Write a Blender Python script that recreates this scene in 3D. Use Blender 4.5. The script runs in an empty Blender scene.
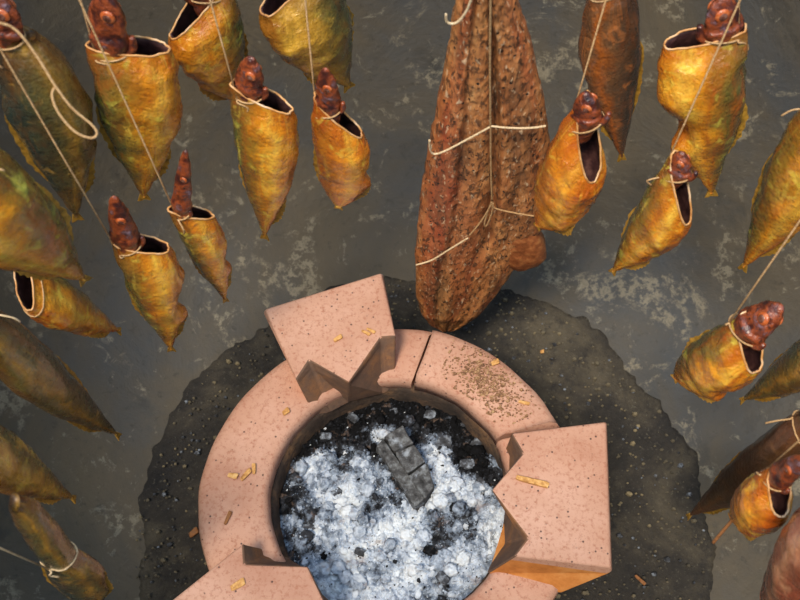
import bpy, bmesh, math, random
from mathutils import Vector, Matrix, noise

# ------------------------------------------------------------ camera / light
F = 900.0                                  # focal length in pixels of the 800x600 frame
H = 1.05                                   # camera height above the jar floor (m)
TH = math.atan(450.0 / F)                  # tilt away from straight down
scene = bpy.context.scene
COL = scene.collection
cam_d = bpy.data.cameras.new('camera')
cam_d.sensor_width = 36.0
cam_d.lens = F / 800.0 * 36.0
cam_d.clip_start = 0.01
cam_d.dof.use_dof = True
cam_d.dof.focus_distance = 0.82
cam_d.dof.aperture_fstop = 11.0
cam = bpy.data.objects.new('camera', cam_d)
COL.objects.link(cam)
cam.location = (0, 0, H)
cam.rotation_euler = (TH, 0, 0)
scene.camera = cam

world = bpy.data.worlds.new('sky')
scene.world = world
world.use_nodes = True
bg = world.node_tree.nodes['Background']
bg.inputs['Color'].default_value = (0.62, 0.80, 1.0, 1)
bg.inputs['Strength'].default_value = 1.2

sun_d = bpy.data.lights.new('sun', 'SUN')
sun_d.energy = 2.6
sun_d.angle = math.radians(14)
sun_d.color = (1.0, 0.86, 0.66)
sun = bpy.data.objects.new('sun', sun_d)
COL.objects.link(sun)
sun_dir = Vector((0.26, 0.36, -1.0)).normalized()      # light travels from near left to far right
sun.rotation_euler = sun_dir.to_track_quat('-Z', 'Y').to_euler()
sun.location = (-1.5, -1.0, 3)

vs = scene.view_settings
vs.view_transform = 'Standard'
vs.look = 'None'
vs.gamma = 1.0
vs.use_curve_mapping = False
vs.exposure = 0.65

# ------------------------------------------------------------ helpers
CAM = Vector((0, 0, H))
JC = Vector((0.024, 0.227, 0))             # jar axis
BC = Vector((-0.007, 0.219, 0))            # stove axis
UP = Vector((0, 0, 1))

def ray(px, py):
    x, y = (px - 400) / F, -(py - 300) / F
    c, s = math.cos(TH), math.sin(TH)
    return Vector((x, c * y + s, s * y - c)).normalized()

def at_d(px, py, d):
    return CAM + ray(px, py) * d

def at_z(px, py, z):
    r = ray(px, py)
    return CAM + r * ((z - H) / r.z)

def at_y(px, py, y):
    r = ray(px, py)
    return CAM + r * (y / r.y)

def near_line(px, py, p, d):
    """point on the pixel's ray closest to the line through p along d"""
    r = ray(px, py); d = d.normalized()
    w = CAM - p
    b = r.dot(d); dd = r.dot(w); e = d.dot(w)
    t = (b * e - dd) / (1 - b * b)
    return CAM + r * t

def lin(c):
    return tuple((v / 255 / 12.92) if v / 255 <= 0.04045 else ((v / 255 + 0.055) / 1.055) ** 2.4 for v in c) + (1,)

def interp(tab, t):
    if t <= tab[0][0]:
        return tab[0][1]
    for (a, va), (b, vb) in zip(tab, tab[1:]):
        if t <= b:
            k = (t - a) / (b - a); k = k * k * (3 - 2 * k) * 0.5 + k * 0.5
            return va + (vb - va) * k
    return tab[-1][1]

def mesh_obj(name, verts, faces, mat, parent=None, smooth=True, uvs=None, cols=None):
    me = bpy.data.meshes.new(name)
    me.from_pydata([tuple(v) for v in verts], [], faces)
    if uvs is not None:
        ul = me.uv_layers.new(name='UVMap')
        for lp in me.loops:
            ul.data[lp.index].uv = uvs[lp.vertex_index]
    if cols is not None:
        at = me.attributes.new('tone', 'FLOAT', 'POINT')
        at.data.foreach_set('value', cols)
    me.materials.append(mat)
    if smooth:
        me.polygons.foreach_set('use_smooth', [True] * len(me.polygons))
    me.update()
    o = bpy.data.objects.new(name, me)
    COL.objects.link(o)
    if parent:
        o.parent = parent
        o.matrix_parent_inverse = parent.matrix_world.inverted()
    return o

def tag(o, label=None, cat=None, group=None, kind=None):
    if label: o['label'] = label
    if cat: o['category'] = cat
    if group: o['group'] = group
    if kind: o['kind'] = kind
    return o

def empty(name, loc):
    o = bpy.data.objects.new(name, None)
    COL.objects.link(o)
    o.location = loc
    o.empty_display_size = 0.02
    o.matrix_world = Matrix.Translation(loc)
    return o

def grid_faces(n, m, wrap=False, off=0):
    """n rows of m verts"""
    fs = []
    for i in range(n - 1):
        for j in range(m if wrap else m - 1):
            k = (j + 1) % m
            fs.append((off + i * m + j, off + i * m + k, off + (i + 1) * m + k, off + (i + 1) * m + j))
    return fs

def smooth_path(pts, n=6):
    """Catmull-Rom through the points"""
    P = [pts[0]] + list(pts) + [pts[-1]]
    out = []
    for i in range(1, len(P) - 2):
        a, b, c, d = P[i - 1], P[i], P[i + 1], P[i + 2]
        for k in range(n):
            t = k / n
            out.append(0.5 * ((2 * b) + (c - a) * t + (2 * a - 5 * b + 4 * c - d) * t * t + (3 * b - a - 3 * c + d) * t ** 3))
    out.append(P[-2].copy())
    return out

def tube_data(pts, r, seg=8, taper=None, off=0):
    vs_, fs = [], []
    n = len(pts)
    side = None
    for i, p in enumerate(pts):
        d = (pts[min(i + 1, n - 1)] - pts[max(i - 1, 0)]).normalized()
        if side is None:
            side = d.orthogonal().normalized()
        side = (side - d * side.dot(d)).normalized()
        up = d.cross(side)
        rr = r * (taper(i / (n - 1)) if taper else 1)
        for k in range(seg):
            a = 2 * math.pi * k / seg
            vs_.append(p + (side * math.cos(a) + up * math.sin(a)) * rr)
    fs += grid_faces(n, seg, True, off)
    fs.append(tuple(off + k for k in reversed(range(seg))))
    fs.append(tuple(off + (n - 1) * seg + k for k in range(seg)))
    return vs_, fs

def tubes(name, paths, r, mat, parent=None):
    V, Fc = [], []
    for p in paths:
        v, f = tube_data(p, r, 8, None, len(V))
        V += v; Fc += f
    return mesh_obj(name, V, Fc, mat, parent)

def nz(p, s=1.0, seed=0.0):
    return noise.noise(Vector((p[0] * s + seed * 7.31, p[1] * s + seed * 3.17, p[2] * s - seed * 5.77)))

def fbm(p, s=1.0, seed=0.0, oc=4):
    v, a = 0, 1
    for i in range(oc):
        v += a * nz(p, s, seed + i); s *= 2; a *= 0.5
    return v

# ------------------------------------------------------------ materials
class NT:
    def __init__(self, name):
        self.m = bpy.data.materials.new(name)
        self.m.use_nodes = True
        self.t = self.m.node_tree
        self.p = self.t.nodes['Principled BSDF']
    def n(self, typ, **kw):
        nd = self.t.nodes.new(typ)
        for k, v in kw.items():
            if k.startswith('i_'):
                nd.inputs[k[2:].replace('_', ' ')].default_value = v
            else:
                setattr(nd, k, v)
        return nd
    def l(self, a, b):
        self.t.links.new(a, b)
    def obj(self):
        return self.n('ShaderNodeTexCoord').outputs['Object']
    def noise(self, scale, detail=4, rough=0.6, vec=None, dist=0.0):
        nd = self.n('ShaderNodeTexNoise')
        nd.inputs['Scale'].default_value = scale
        nd.inputs['Detail'].default_value = detail
        nd.inputs['Roughness'].default_value = rough
        nd.inputs['Distortion'].default_value = dist
        self.l(vec if vec else self.obj(), nd.inputs['Vector'])
        return nd.outputs['Fac']
    def voro(self, scale, feature='F1', vec=None, out='Distance'):
        nd = self.n('ShaderNodeTexVoronoi')
        nd.feature = feature
        nd.inputs['Scale'].default_value = scale
        self.l(vec if vec else self.obj(), nd.inputs['Vector'])
        return nd.outputs[out]
    def ramp(self, fac, stops, interp='LINEAR'):
        nd = self.n('ShaderNodeValToRGB')
        cr = nd.color_ramp
        cr.interpolation = interp
        while len(cr.elements) < len(stops):
            cr.elements.new(0.5)
        for e, (p, c) in zip(cr.elements, stops):
            e.position = p
            e.color = c if len(c) == 4 else lin(c)
        self.l(fac, nd.inputs['Fac'])
        return nd.outputs['Color']
    def bw(self, fac, a, b):
        if a > b:
            return self.ramp(fac, [(b, (1, 1, 1, 1)), (a, (0, 0, 0, 1))])
        return self.ramp(fac, [(a, (0, 0, 0, 1)), (b, (1, 1, 1, 1))])
    def mix(self, fac, a, b, mode='MIX'):
        nd = self.n('ShaderNodeMix', data_type='RGBA', blend_type=mode)
        for s, v in ((nd.inputs[0], fac), (nd.inputs[6], a), (nd.inputs[7], b)):
            if isinstance(v, (int, float)): s.default_value = v
            elif isinstance(v, tuple): s.default_value = v if len(v) == 4 else lin(v)
            else: self.l(v, s)
        return nd.outputs[2]
    def math(self, op, a, b=0.0, clamp=False):
        nd = self.n('ShaderNodeMath', operation=op, use_clamp=clamp)
        for s, v in ((nd.inputs[0], a), (nd.inputs[1], b)):
            if isinstance(v, (int, float)): s.default_value = v
            else: self.l(v, s)
        return nd.outputs[0]
    def bump(self, h, strength=0.3, dist=0.002, prev=None):
        nd = self.n('ShaderNodeBump')
        nd.inputs['Strength'].default_value = strength
        nd.inputs['Distance'].default_value = dist
        self.l(h, nd.inputs['Height'])
        if prev: self.l(prev, nd.inputs['Normal'])
        return nd.outputs['Normal']
    def done(self, col, rough=0.5, normal=None, spec=0.5, coat=0.0):
        if isinstance(col, tuple): self.p.inputs['Base Color'].default_value = col if len(col) == 4 else lin(col)
        else: self.l(col, self.p.inputs['Base Color'])
        if isinstance(rough, (int, float)): self.p.inputs['Roughness'].default_value = rough
        else: self.l(rough, self.p.inputs['Roughness'])
        self.p.inputs['Specular IOR Level'].default_value = spec
        self.p.inputs['Coat Weight'].default_value = coat
        self.p.inputs['Coat Roughness'].default_value = 0.15
        if normal: self.l(normal, self.p.inputs['Normal'])
        return self.m

def fish_mat(name, belly, flank, back, red, dark=0.35, rough=0.36):
    t = NT(name)
    uv = t.n('ShaderNodeTexCoord').outputs['UV']
    sp = t.n('ShaderNodeSeparateXYZ'); t.l(uv, sp.inputs[0])
    u, v = sp.outputs[0], sp.outputs[1]
    c = t.math('COSINE', t.math('MULTIPLY', u, 2 * math.pi))       # 1 belly, -1 back
    n1 = t.noise(38, 4, 0.6)
    n2 = t.noise(110, 3, 0.6)
    n3 = t.noise(420, 2, 0.6)
    f = t.math('ADD', t.math('MULTIPLY_ADD', c, 0.5), 0.5) if False else t.math('ADD', t.math('MULTIPLY', c, 0.40), 0.5)
    f = t.math('ADD', f, t.math('MULTIPLY', t.math('SUBTRACT', n1, 0.5), 0.55))
    col = t.ramp(f, [(0.20, back), (0.40, tuple(int(0.5 * (a + b)) for a, b in zip(back, flank))), (0.53, flank), (0.66, belly), (0.78, flank), (0.92, tuple(int(0.35 * a + 0.65 * b) for a, b in zip(flank, red)))])
    # warm red-brown smoke colour towards the cut collar and in blotches
    edge = t.math('MAXIMUM', t.bw(v, 0.22, 0.0), t.math('MULTIPLY', t.bw(v, 0.72, 1.0), 0.8))
    blot = t.math('MAXIMUM', t.bw(n2, 0.54, 0.72), t.math('MULTIPLY', t.bw(t.noise(30, 5, 0.7, dist=1.0), 0.5, 0.62), 0.8))
    col = t.mix(t.math('MULTIPLY', t.math('ADD', t.math('MULTIPLY', edge, 0.55), t.math('MULTIPLY', blot, 0.5), True), 0.8), col, red)
    ms = t.n('ShaderNodeMapping'); ms.inputs['Scale'].default_value = (9, 2.2, 1); t.l(uv, ms.inputs['Vector'])
    oi = t.n('ShaderNodeObjectInfo'); cmb = t.n('ShaderNodeVectorMath', operation='ADD')
    t.l(ms.outputs[0], cmb.inputs[0]); t.l(t.math('MULTIPLY', oi.outputs['Random'], 40.0), cmb.inputs[1])
    st = t.noise(1.0, 5, 0.7, cmb.outputs[0], 0.8)
    col = t.mix(t.math('MULTIPLY', t.bw(st, 0.52, 0.70), 0.65), col, red)
    col = t.mix(t.math('MULTIPLY', t.bw(st, 0.44, 0.28), 0.6), col, tuple(min(255, int(x * 1.08 + 14)) for x in belly))
    col = t.mix(t.math('MULTIPLY', t.bw(n3, 0.58, 0.75), dark), col, tuple(int(x * 0.35) for x in back))
    pal = t.bw(t.noise(70, 2, 0.5, dist=0.6), 0.60, 0.74)
    col = t.mix(t.math('MULTIPLY', pal, 0.4), col, tuple(min(255, int(x * 1.2 + 20)) for x in belly))
    mp = t.n('ShaderNodeMapping'); mp.inputs['Scale'].default_value = (46, 60, 1)
    t.l(uv, mp.inputs['Vector'])
    sc = t.voro(1.0, 'F1', mp.outputs[0])
    b = t.bump(sc, 0.22, 0.0012)
    b = t.bump(st, 0.5, 0.004, b)
    b = t.bump(t.noise(130, 5, 0.62, dist=1.0), 0.55, 0.0032, b)
    b = t.bump(n3, 0.2, 0.0008, b)
    r = t.math('ADD', t.math('MULTIPLY', n2, 0.30), rough - 0.24)
    return t.done(col, r, b, 0.65, 0.6)

GOLD = fish_mat('smoked_gold_skin', (248, 190, 68), (232, 152, 34), (84, 86, 44), (170, 80, 18))
AMBER = fish_mat('smoked_amber_skin', (248, 182, 62), (234, 146, 32), (156, 92, 28), (170, 74, 20))
OLIVE = fish_mat('smoked_olive_skin', (222, 168, 60), (186, 142, 48), (70, 76, 48), (140, 80, 24))
DUSKY = fish_mat('smoked_dusky_skin', (176, 130, 48), (112, 98, 50), (52, 62, 54), (110, 66, 24))
BROWN = fish_mat('smoked_brown_skin', (112, 74, 34), (82, 58, 34), (46, 36, 28), (104, 56, 22), rough=0.42)
COPPER = fish_mat('smoked_copper_skin', (180, 98, 36), (118, 82, 52), (52, 44, 38), (112, 60, 28))
RUSSET = fish_mat('smoked_russet_skin', (206, 146, 104), (180, 112, 80), (100, 62, 58), (140, 66, 44))

def head_mat():
    t = NT('smoked_head_skin')
    n1 = t.noise(90, 4, 0.6); n2 = t.noise(300, 3, 0.6)
    col = t.ramp(n1, [(0.30, (40, 24, 28)), (0.42, (84, 38, 28)), (0.54, (146, 70, 36)), (0.62, (100, 58, 52)), (0.72, (136, 112, 124))])
    col = t.mix(t.bw(n2, 0.58, 0.70), col, (50, 32, 30))
    return t.done(col, 0.34, t.bump(n2, 0.5, 0.002, t.bump(n1, 0.5, 0.004)), 0.55, 0.2)
HEAD = head_mat()

def simple(name, cols, scale, rough, bstr=0.4, bd=0.002, detail=4, spec=0.4, coat=0.0):
    t = NT(name)
    n = t.noise(scale, detail, 0.62)
    k = len(cols)
    col = t.ramp(n, [(0.28 + 0.44 * i / (k - 1), c) for i, c in enumerate(cols)])
    return t.done(col, rough, t.bump(n, bstr, bd), spec, coat)
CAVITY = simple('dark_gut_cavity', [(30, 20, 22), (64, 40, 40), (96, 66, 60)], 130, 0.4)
CUT = simple('pale_cut_edge', [(150, 84, 34), (204, 150, 92), (226, 196, 164)], 70, 0.45)
FIN = simple('dried_fin', [(84, 66, 28), (168, 126, 44), (196, 150, 62)], 220, 0.5)
EYE = simple('orange_eye_ring', [(120, 52, 26), (180, 88, 42), (204, 124, 76)], 300, 0.3, 0.1, coat=0.4)
PUPIL = simple('cloudy_pupil', [(44, 26, 24), (110, 66, 52), (150, 112, 98)], 300, 0.25, 0.1, coat=0.5)
TWINE = simple('tan_twine', [(132, 96, 60), (180, 142, 98), (206, 172, 128)], 700, 0.8, 0.6, 0.001)
PALETWINE = simple('pale_twine', [(160, 130, 94), (206, 180, 142), (226, 206, 174)], 700, 0.8, 0.6, 0.001)
IRON = simple('rusty_iron', [(60, 44, 36), (92, 66, 48), (70, 62, 58)], 90, 0.7)
BAMBOO = simple('weathered_bamboo', [(120, 96, 60), (160, 132, 86), (176, 150, 104)], 40, 0.6)
CHIP = simple('wood_chip_tan', [(140, 92, 44), (196, 146, 84), (216, 176, 118)], 240, 0.7)
TWIG = simple('brown_twig', [(92, 56, 30), (140, 92, 52), (120, 84, 58)], 240, 0.8)

def clay_mat():
    t = NT('pink_fired_clay')
    n1 = t.noise(14, 5, 0.6); n2 = t.noise(240, 3, 0.7)
    col = t.ramp(n1, [(0.3, (170, 124, 104)), (0.5, (184, 142, 122)), (0.7, (194, 154, 136))])
    col = t.mix(t.bw(n2, 0.5, 0.75), col, (158, 106, 86))
    vd = t.n('ShaderNodeTexVoronoi'); vd.inputs['Scale'].default_value = 190
    t.l(t.obj(), vd.inputs['Vector'])
    sep = t.n('ShaderNodeSeparateColor'); t.l(vd.outputs['Color'], sep.inputs[0])
    dot = t.math('MULTIPLY', t.bw(vd.outputs['Distance'], 0.22, 0.12), t.bw(sep.outputs[0], 0.74, 0.77))
    col = t.mix(t.math('MULTIPLY', dot, 0.85), col, (62, 50, 52))
    vd2 = t.voro(420); 
    dot2 = t.math('MULTIPLY', t.bw(vd2, 0.2, 0.1), t.bw(t.noise(30, 2, 0.5), 0.5, 0.6))
    col = t.mix(t.math('MULTIPLY', dot2, 0.6), col, (96, 66, 54))
    b = t.bump(n2, 0.35, 0.0012)
    b = t.bump(t.math('SUBTRACT', 1.0, dot), 0.5, 0.001, b)
    return t.done(col, 0.85, b, 0.2)
CLAY = clay_mat()

def soot_mat():
    t = NT('sooty_clay_lining')
    n1 = t.noise(30, 5, 0.65); n2 = t.noise(220, 3, 0.6)
    col = t.ramp(n1, [(0.3, (36, 34, 34)), (0.5, (66, 56, 50)), (0.7, (108, 82, 60))])
    col = t.mix(t.bw(n2, 0.5, 0.7), col, (58, 48, 44))
    return t.done(col, 0.95, t.bump(n2, 0.6, 0.003), 0.1)
SOOT = soot_mat()
def facet_clay():  # darker grey-brown clay for the steep inward faces of the pot rests
    t = NT('dark_facet_clay')
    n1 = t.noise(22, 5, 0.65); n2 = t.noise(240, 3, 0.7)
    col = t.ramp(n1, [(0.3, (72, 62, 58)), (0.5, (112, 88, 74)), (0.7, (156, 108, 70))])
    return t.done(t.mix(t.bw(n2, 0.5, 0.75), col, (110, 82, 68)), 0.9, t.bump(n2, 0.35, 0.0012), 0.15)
FACETCLAY = facet_clay()
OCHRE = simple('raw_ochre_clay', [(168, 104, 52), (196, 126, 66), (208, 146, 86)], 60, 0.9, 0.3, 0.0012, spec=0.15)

def ash_mat():
    t = NT('ash_and_char')
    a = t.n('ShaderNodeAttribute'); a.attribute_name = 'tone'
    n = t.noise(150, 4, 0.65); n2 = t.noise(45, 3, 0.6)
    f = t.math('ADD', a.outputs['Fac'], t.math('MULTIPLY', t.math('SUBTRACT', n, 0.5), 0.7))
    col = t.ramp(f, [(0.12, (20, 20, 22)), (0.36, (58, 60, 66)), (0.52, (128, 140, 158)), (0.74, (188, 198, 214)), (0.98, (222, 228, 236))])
    br = t.bw(t.noise(60, 3, 0.6, dist=0.5), 0.60, 0.74)
    col = t.mix(t.math('MULTIPLY', br, 0.6), col, (148, 124, 110))
    return t.done(col, 0.95, t.bump(t.noise(420, 4, 0.7), 0.8, 0.002, t.bump(n, 0.8, 0.004)), 0.1)
ASH = ash_mat()

def char_mat():
    t = NT('burnt_charcoal')
    mp = t.n('ShaderNodeMapping'); mp.inputs['Scale'].default_value = (1, 1, 0.25)
    t.l(t.obj(), mp.inputs['Vector'])
    n = t.noise(160, 5, 0.65, mp.outputs[0]); n2 = t.noise(50, 4, 0.6)
    col = t.ramp(n, [(0.30, (30, 30, 32)), (0.5, (72, 72, 74)), (0.7, (118, 122, 126))])
    col = t.mix(t.bw(n2, 0.55, 0.72), col, (172, 182, 196))
    return t.done(col, 0.8, t.bump(n, 0.6, 0.002), 0.3)
CHAR = char_mat()
def black_char():
    t = NT('black_charcoal')
    n = t.noise(140, 4, 0.6)
    return t.done(t.ramp(n, [(0.3, (24, 24, 26)), (0.5, (62, 64, 70)), (0.68, (134, 142, 154))]), 0.75, t.bump(n, 0.6, 0.003), 0.3)
BLACK = black_char()

def wall_mat():
    t = NT('stained_jar_wall')
    o = t.obj()
    n1 = t.noise(3.2, 6, 0.65, o, 0.5); n2 = t.noise(11, 6, 0.7, o, 0.4); n3 = t.noise(90, 4, 0.7)
    col = t.ramp(n1, [(0.34, (66, 68, 71)), (0.5, (78, 72, 63)), (0.64, (92, 82, 66))])
    col = t.mix(t.math('MULTIPLY', t.bw(n2, 0.42, 0.30), 0.7), col, (52, 52, 51))
    # mineral bloom: crusty pale islands
    isl = t.bw(t.noise(5.5, 7, 0.72, o, 1.2), 0.545, 0.60)
    gr = t.bw(n3, 0.46, 0.58)
    col = t.mix(t.math('MULTIPLY', t.math('MULTIPLY', isl, gr), 0.62), col, (146, 137, 118))
    fl = t.bw(t.noise(26, 6, 0.75, o, 0.8), 0.58, 0.64)
    col = t.mix(t.math('MULTIPLY', t.math('MULTIPLY', fl, gr), 0.5), col, (146, 140, 124))
    col = t.mix(t.math('MULTIPLY', t.bw(n3, 0.58, 0.72), 0.5), col, (44, 42, 40))
    b = t.bump(n3, 0.35, 0.002); b = t.bump(n2, 0.4, 0.008, b)
    return t.done(col, t.math('ADD', t.math('MULTIPLY', n2, 0.3), 0.5), b, 0.3)
WALL = wall_mat()

def soil_mat():
    t = NT('dark_ashy_soil')
    o = t.obj()
    n1 = t.noise(7, 6, 0.7, o, 0.4); n2 = t.noise(60, 5, 0.7); n3 = t.noise(260, 3, 0.7)
    col = t.ramp(n1, [(0.34, (36, 36, 38)), (0.5, (54, 51, 48)), (0.64, (80, 74, 64))])
    col = t.mix(t.bw(n2, 0.52, 0.70), col, (42, 41, 42))
    col = t.mix(t.math('MULTIPLY', t.bw(n3, 0.60, 0.70), 0.5), col, (104, 100, 90))
    b = t.bump(n3, 0.6, 0.002); b = t.bump(n2, 0.6, 0.006, b)
    return t.done(col, 0.95, b, 0.15)
SOIL = soil_mat()
PEBBLE = simple('floor_grit', [(52, 50, 46), (96, 88, 72), (140, 126, 96)], 20, 0.9)

def flesh_mat():
    t = NT('smoked_split_flesh')
    o = t.obj()
    mp = t.n('ShaderNodeMapping'); mp.inputs['Scale'].default_value = (1, 1, 0.22)
    t.l(o, mp.inputs['Vector'])
    n1 = t.noise(95, 5, 0.65, mp.outputs[0], 0.3); n2 = t.noise(150, 5, 0.75, o, 0.9); n3 = t.noise(20, 3, 0.6, mp.outputs[0])
    col = t.ramp(n1, [(0.28, (88, 48, 28)), (0.42, (152, 90, 50)), (0.55, (190, 126, 74)), (0.72, (222, 168, 110))])
    col = t.mix(t.math('MULTIPLY', t.bw(n3, 0.50, 0.68), 0.5), col, (154, 64, 44))
    su = t.n('ShaderNodeSeparateXYZ'); t.l(t.n('ShaderNodeTexCoord').outputs['UV'], su.inputs[0])
    uu = t.math('ADD', su.outputs[0], t.math('MULTIPLY', t.math('SUBTRACT', t.noise(25, 4, 0.6, mp.outputs[0]), 0.5), 0.16))
    band = t.ramp(uu, [(0.02, (176, 112, 56)), (0.10, (176, 74, 48)), (0.22, (160, 80, 52)), (0.30, (200, 146, 92)), (0.46, (184, 122, 70)),
                       (0.54, (84, 58, 40)), (0.62, (184, 120, 70)), (0.78, (200, 144, 90)), (0.90, (176, 84, 50)), (0.98, (206, 128, 64))])
    col = t.mix(0.34, col, band)
    fib = t.n('ShaderNodeMapping'); fib.inputs['Scale'].default_value = (1, 1, 0.45); fib.inputs['Rotation'].default_value = (0, 0.35, 0)
    t.l(o, fib.inputs['Vector'])
    d1 = t.noise(230, 3, 0.6, fib.outputs[0], 0.8); d2 = t.noise(310, 2, 0.5, fib.outputs[0], 0.5); d3 = t.noise(34, 4, 0.65, mp.outputs[0])
    col = t.mix(t.math('MULTIPLY', t.bw(d3, 0.52, 0.66), 0.6), col, (92, 70, 50))
    col = t.mix(t.math('MULTIPLY', t.bw(d1, 0.53, 0.61), 0.8), col, (60, 42, 32))
    col = t.mix(t.math('MULTIPLY', t.bw(d2, 0.62, 0.70), 0.6), col, (226, 200, 164))
    vd = t.n('ShaderNodeTexVoronoi'); vd.inputs['Scale'].default_value = 210
    t.l(o, vd.inputs['Vector'])
    sep = t.n('ShaderNodeSeparateColor'); t.l(vd.outputs['Color'], sep.inputs[0])
    dot = t.math('MULTIPLY', t.bw(vd.outputs['Distance'], 0.30, 0.2), t.bw(sep.outputs[0], 0.82, 0.85))
    col = t.mix(dot, col, (24, 20, 20))
    b = t.bump(d1, 0.7, 0.002); b = t.bump(n1, 0.6, 0.003, b)
    return t.done(col, 0.5, b, 0.5, 0.1)
FLESH = flesh_mat()
FLAP = simple('amber_fin_flap', [(112, 62, 34), (158, 92, 52), (196, 134, 80)], 130, 0.45, coat=0.1)
SKIN = simple('dark_fish_skin', [(70, 48, 30), (110, 74, 40), (140, 96, 50)], 60, 0.5)

# ------------------------------------------------------------ jar and floor
def revolve(name, prof, centre, mat, seg=96, parent=None, wob=0.0, seed=1, smooth=True, close=False):
    V = []
    for (r, z) in prof:
        for k in range(seg):
            a = 2 * math.pi * k / seg
            p = Vector((math.cos(a) * r, math.sin(a) * r, z))
            w = 1 + wob * fbm((math.cos(a) * 2, math.sin(a) * 2, z * 3), 1.0, seed, 3)
            V.append(centre + Vector((p.x * w, p.y * w, z)))
    return mesh_obj(name, V, grid_faces(len(prof), seg, True) + ([tuple(range((len(prof) - 1) * seg, len(prof) * seg))] if close else []), mat, parent, smooth)

ctrl = [(0.002, 0.0), (0.20, 0.0), (0.335, 0.0), (0.40, 0.022), (0.47, 0.075), (0.54, 0.17), (0.60, 0.30), (0.645, 0.46),
        (0.665, 0.62), (0.665, 0.76), (0.645, 0.88), (0.63, 0.93), (0.64, 0.955), (0.665, 0.96), (0.69, 0.945), (0.70, 0.90),
        (0.715, 0.74), (0.70, 0.5), (0.64, 0.25), (0.55, 0.07), (0.42, -0.03), (0.1, -0.04)]
cp = smooth_path([Vector((r, z, 0)) for r, z in ctrl], 3)
jar = revolve('wall_jar', [(max(0.002, p.x), p.y) for p in cp], JC, WALL, 128, wob=0.006)
tag(jar, 'stained grey inside wall of the big round jar', kind='structure')

def soil_disc():
    V, Fc = [], []
    nr, na = 60, 540
    for i in range(nr):
        for k in range(na):
            a = 2 * math.pi * k / na
            edge = 0.333 + 0.016 * fbm((math.cos(a) * 3.5, math.sin(a) * 3.5, 0.3), 1.0, 4, 6) + 0.006 * fbm((math.cos(a) * 22, math.sin(a) * 22, 0), 1, 2, 4)
            t = i / (nr - 1)
            r = edge * (0.02 + 0.98 * t)
            x, y = math.cos(a) * r, math.sin(a) * r
            z = 0.006 + 0.006 * fbm((x, y, 0), 14, 2, 5) - 0.002 * t
            if i == nr - 1: z = -0.006
            V.append(JC + Vector((x, y, max(z, 0.0012) if i < nr - 1 else z)))
    Fc = grid_faces(nr, na, True) + [tuple(reversed(range(na)))]
    return mesh_obj('floor', V, Fc, SOIL)
tag(soil_disc(), 'dark ashy soil covering the round jar bottom', kind='structure')

# ------------------------------------------------------------ clay stove
ZR, ZK = 0.200, 0.238
stove = tag(empty('charcoal_stove', BC), 'pink fired clay charcoal stove with three notched pot rests, full of ash', 'stove')

revolve('stove_body', [(0.012, 0.075), (0.07, 0.078), (0.100, 0.10), (0.1115, 0.14), (0.1140, 0.172), (0.118, 0.176), (0.162, 0.176), (0.168, 0.17),
                       (0.158, 0.11), (0.136, 0.03), (0.13, 0.004), (0.01, 0.003)], BC, SOOT, 96, stove, 0.004, 3)

def ang(px, py, z=ZR):
    p = at_z(px, py, z) - BC
    return math.atan2(p.y, p.x)

RIM_PROF = [(0.1155, 0.168), (0.1155, 0.190), (0.1170, 0.1965), (0.1215, 0.200), (0.146, 0.2005), (0.168, 0.2000), (0.1745, 0.197), (0.1770, 0.190), (0.1755, 0.180), (0.168, 0.168)]
def rim_segment(name, e0, e1, dr=0.0, dz=0.0, seed=0):
    n = max(8, int((e1[0] - e0[0]) / 0.03)); m = len(RIM_PROF)
    V = []
    for i in range(n + 1):
        for j, (r, z) in enumerate(RIM_PROF):
            jag = 0.03 * nz((r * 60, z * 60, 0), 1.0, seed + (0 if i < n / 2 else 9)) if i in (0, n) else 0
            q = (r - 0.115) / 0.062
            a0 = e0[0] + (e0[1] - e0[0]) * q; a1 = e1[0] + (e1[1] - e1[0]) * q
            a = a0 + (a1 - a0) * i / n + jag
            rr = r + dr + (0.010 * max(0, -math.cos(a)) ** 2 if r > 0.14 else 0.003 * max(0, -math.cos(a))) + 0.0022 * fbm((math.cos(a) * 2, math.sin(a) * 2, z * 10), 1.2, seed, 3)
            V.append(BC + Vector((math.cos(a) * rr, math.sin(a) * rr, z + dz + 0.0012 * nz((math.cos(a), math.sin(a), r * 20), 3, seed))))
    Fc = grid_faces(n + 1, m, True)
    Fc.append(tuple(range(m))); Fc.append(tuple(n * m + j for j in reversed(range(m))))
    o = mesh_obj(name, V, Fc, CLAY, stove, False)
    for p in o.data.polygons: p.use_smooth = len(p.vertices) == 4
    return o
aC1, aC2 = ang(420, 342), ang(520, 430)
c1, c2 = (ang(415, 374), ang(434, 324)), (ang(499, 438), ang(556, 425))
TAU = 2 * math.pi
rim_segment('rim_segment', (c2[0] + 0.008, c2[1] + 0.008), (c1[0] - 0.008, c1[1] - 0.008), 0.001, 0.004, 1)
rim_segment('rim_segment', (c1[0] + 0.014, c1[1] + 0.014), (c2[0] + TAU - 0.012, c2[1] + TAU - 0.012), 0.0, -0.003, 2)

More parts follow.
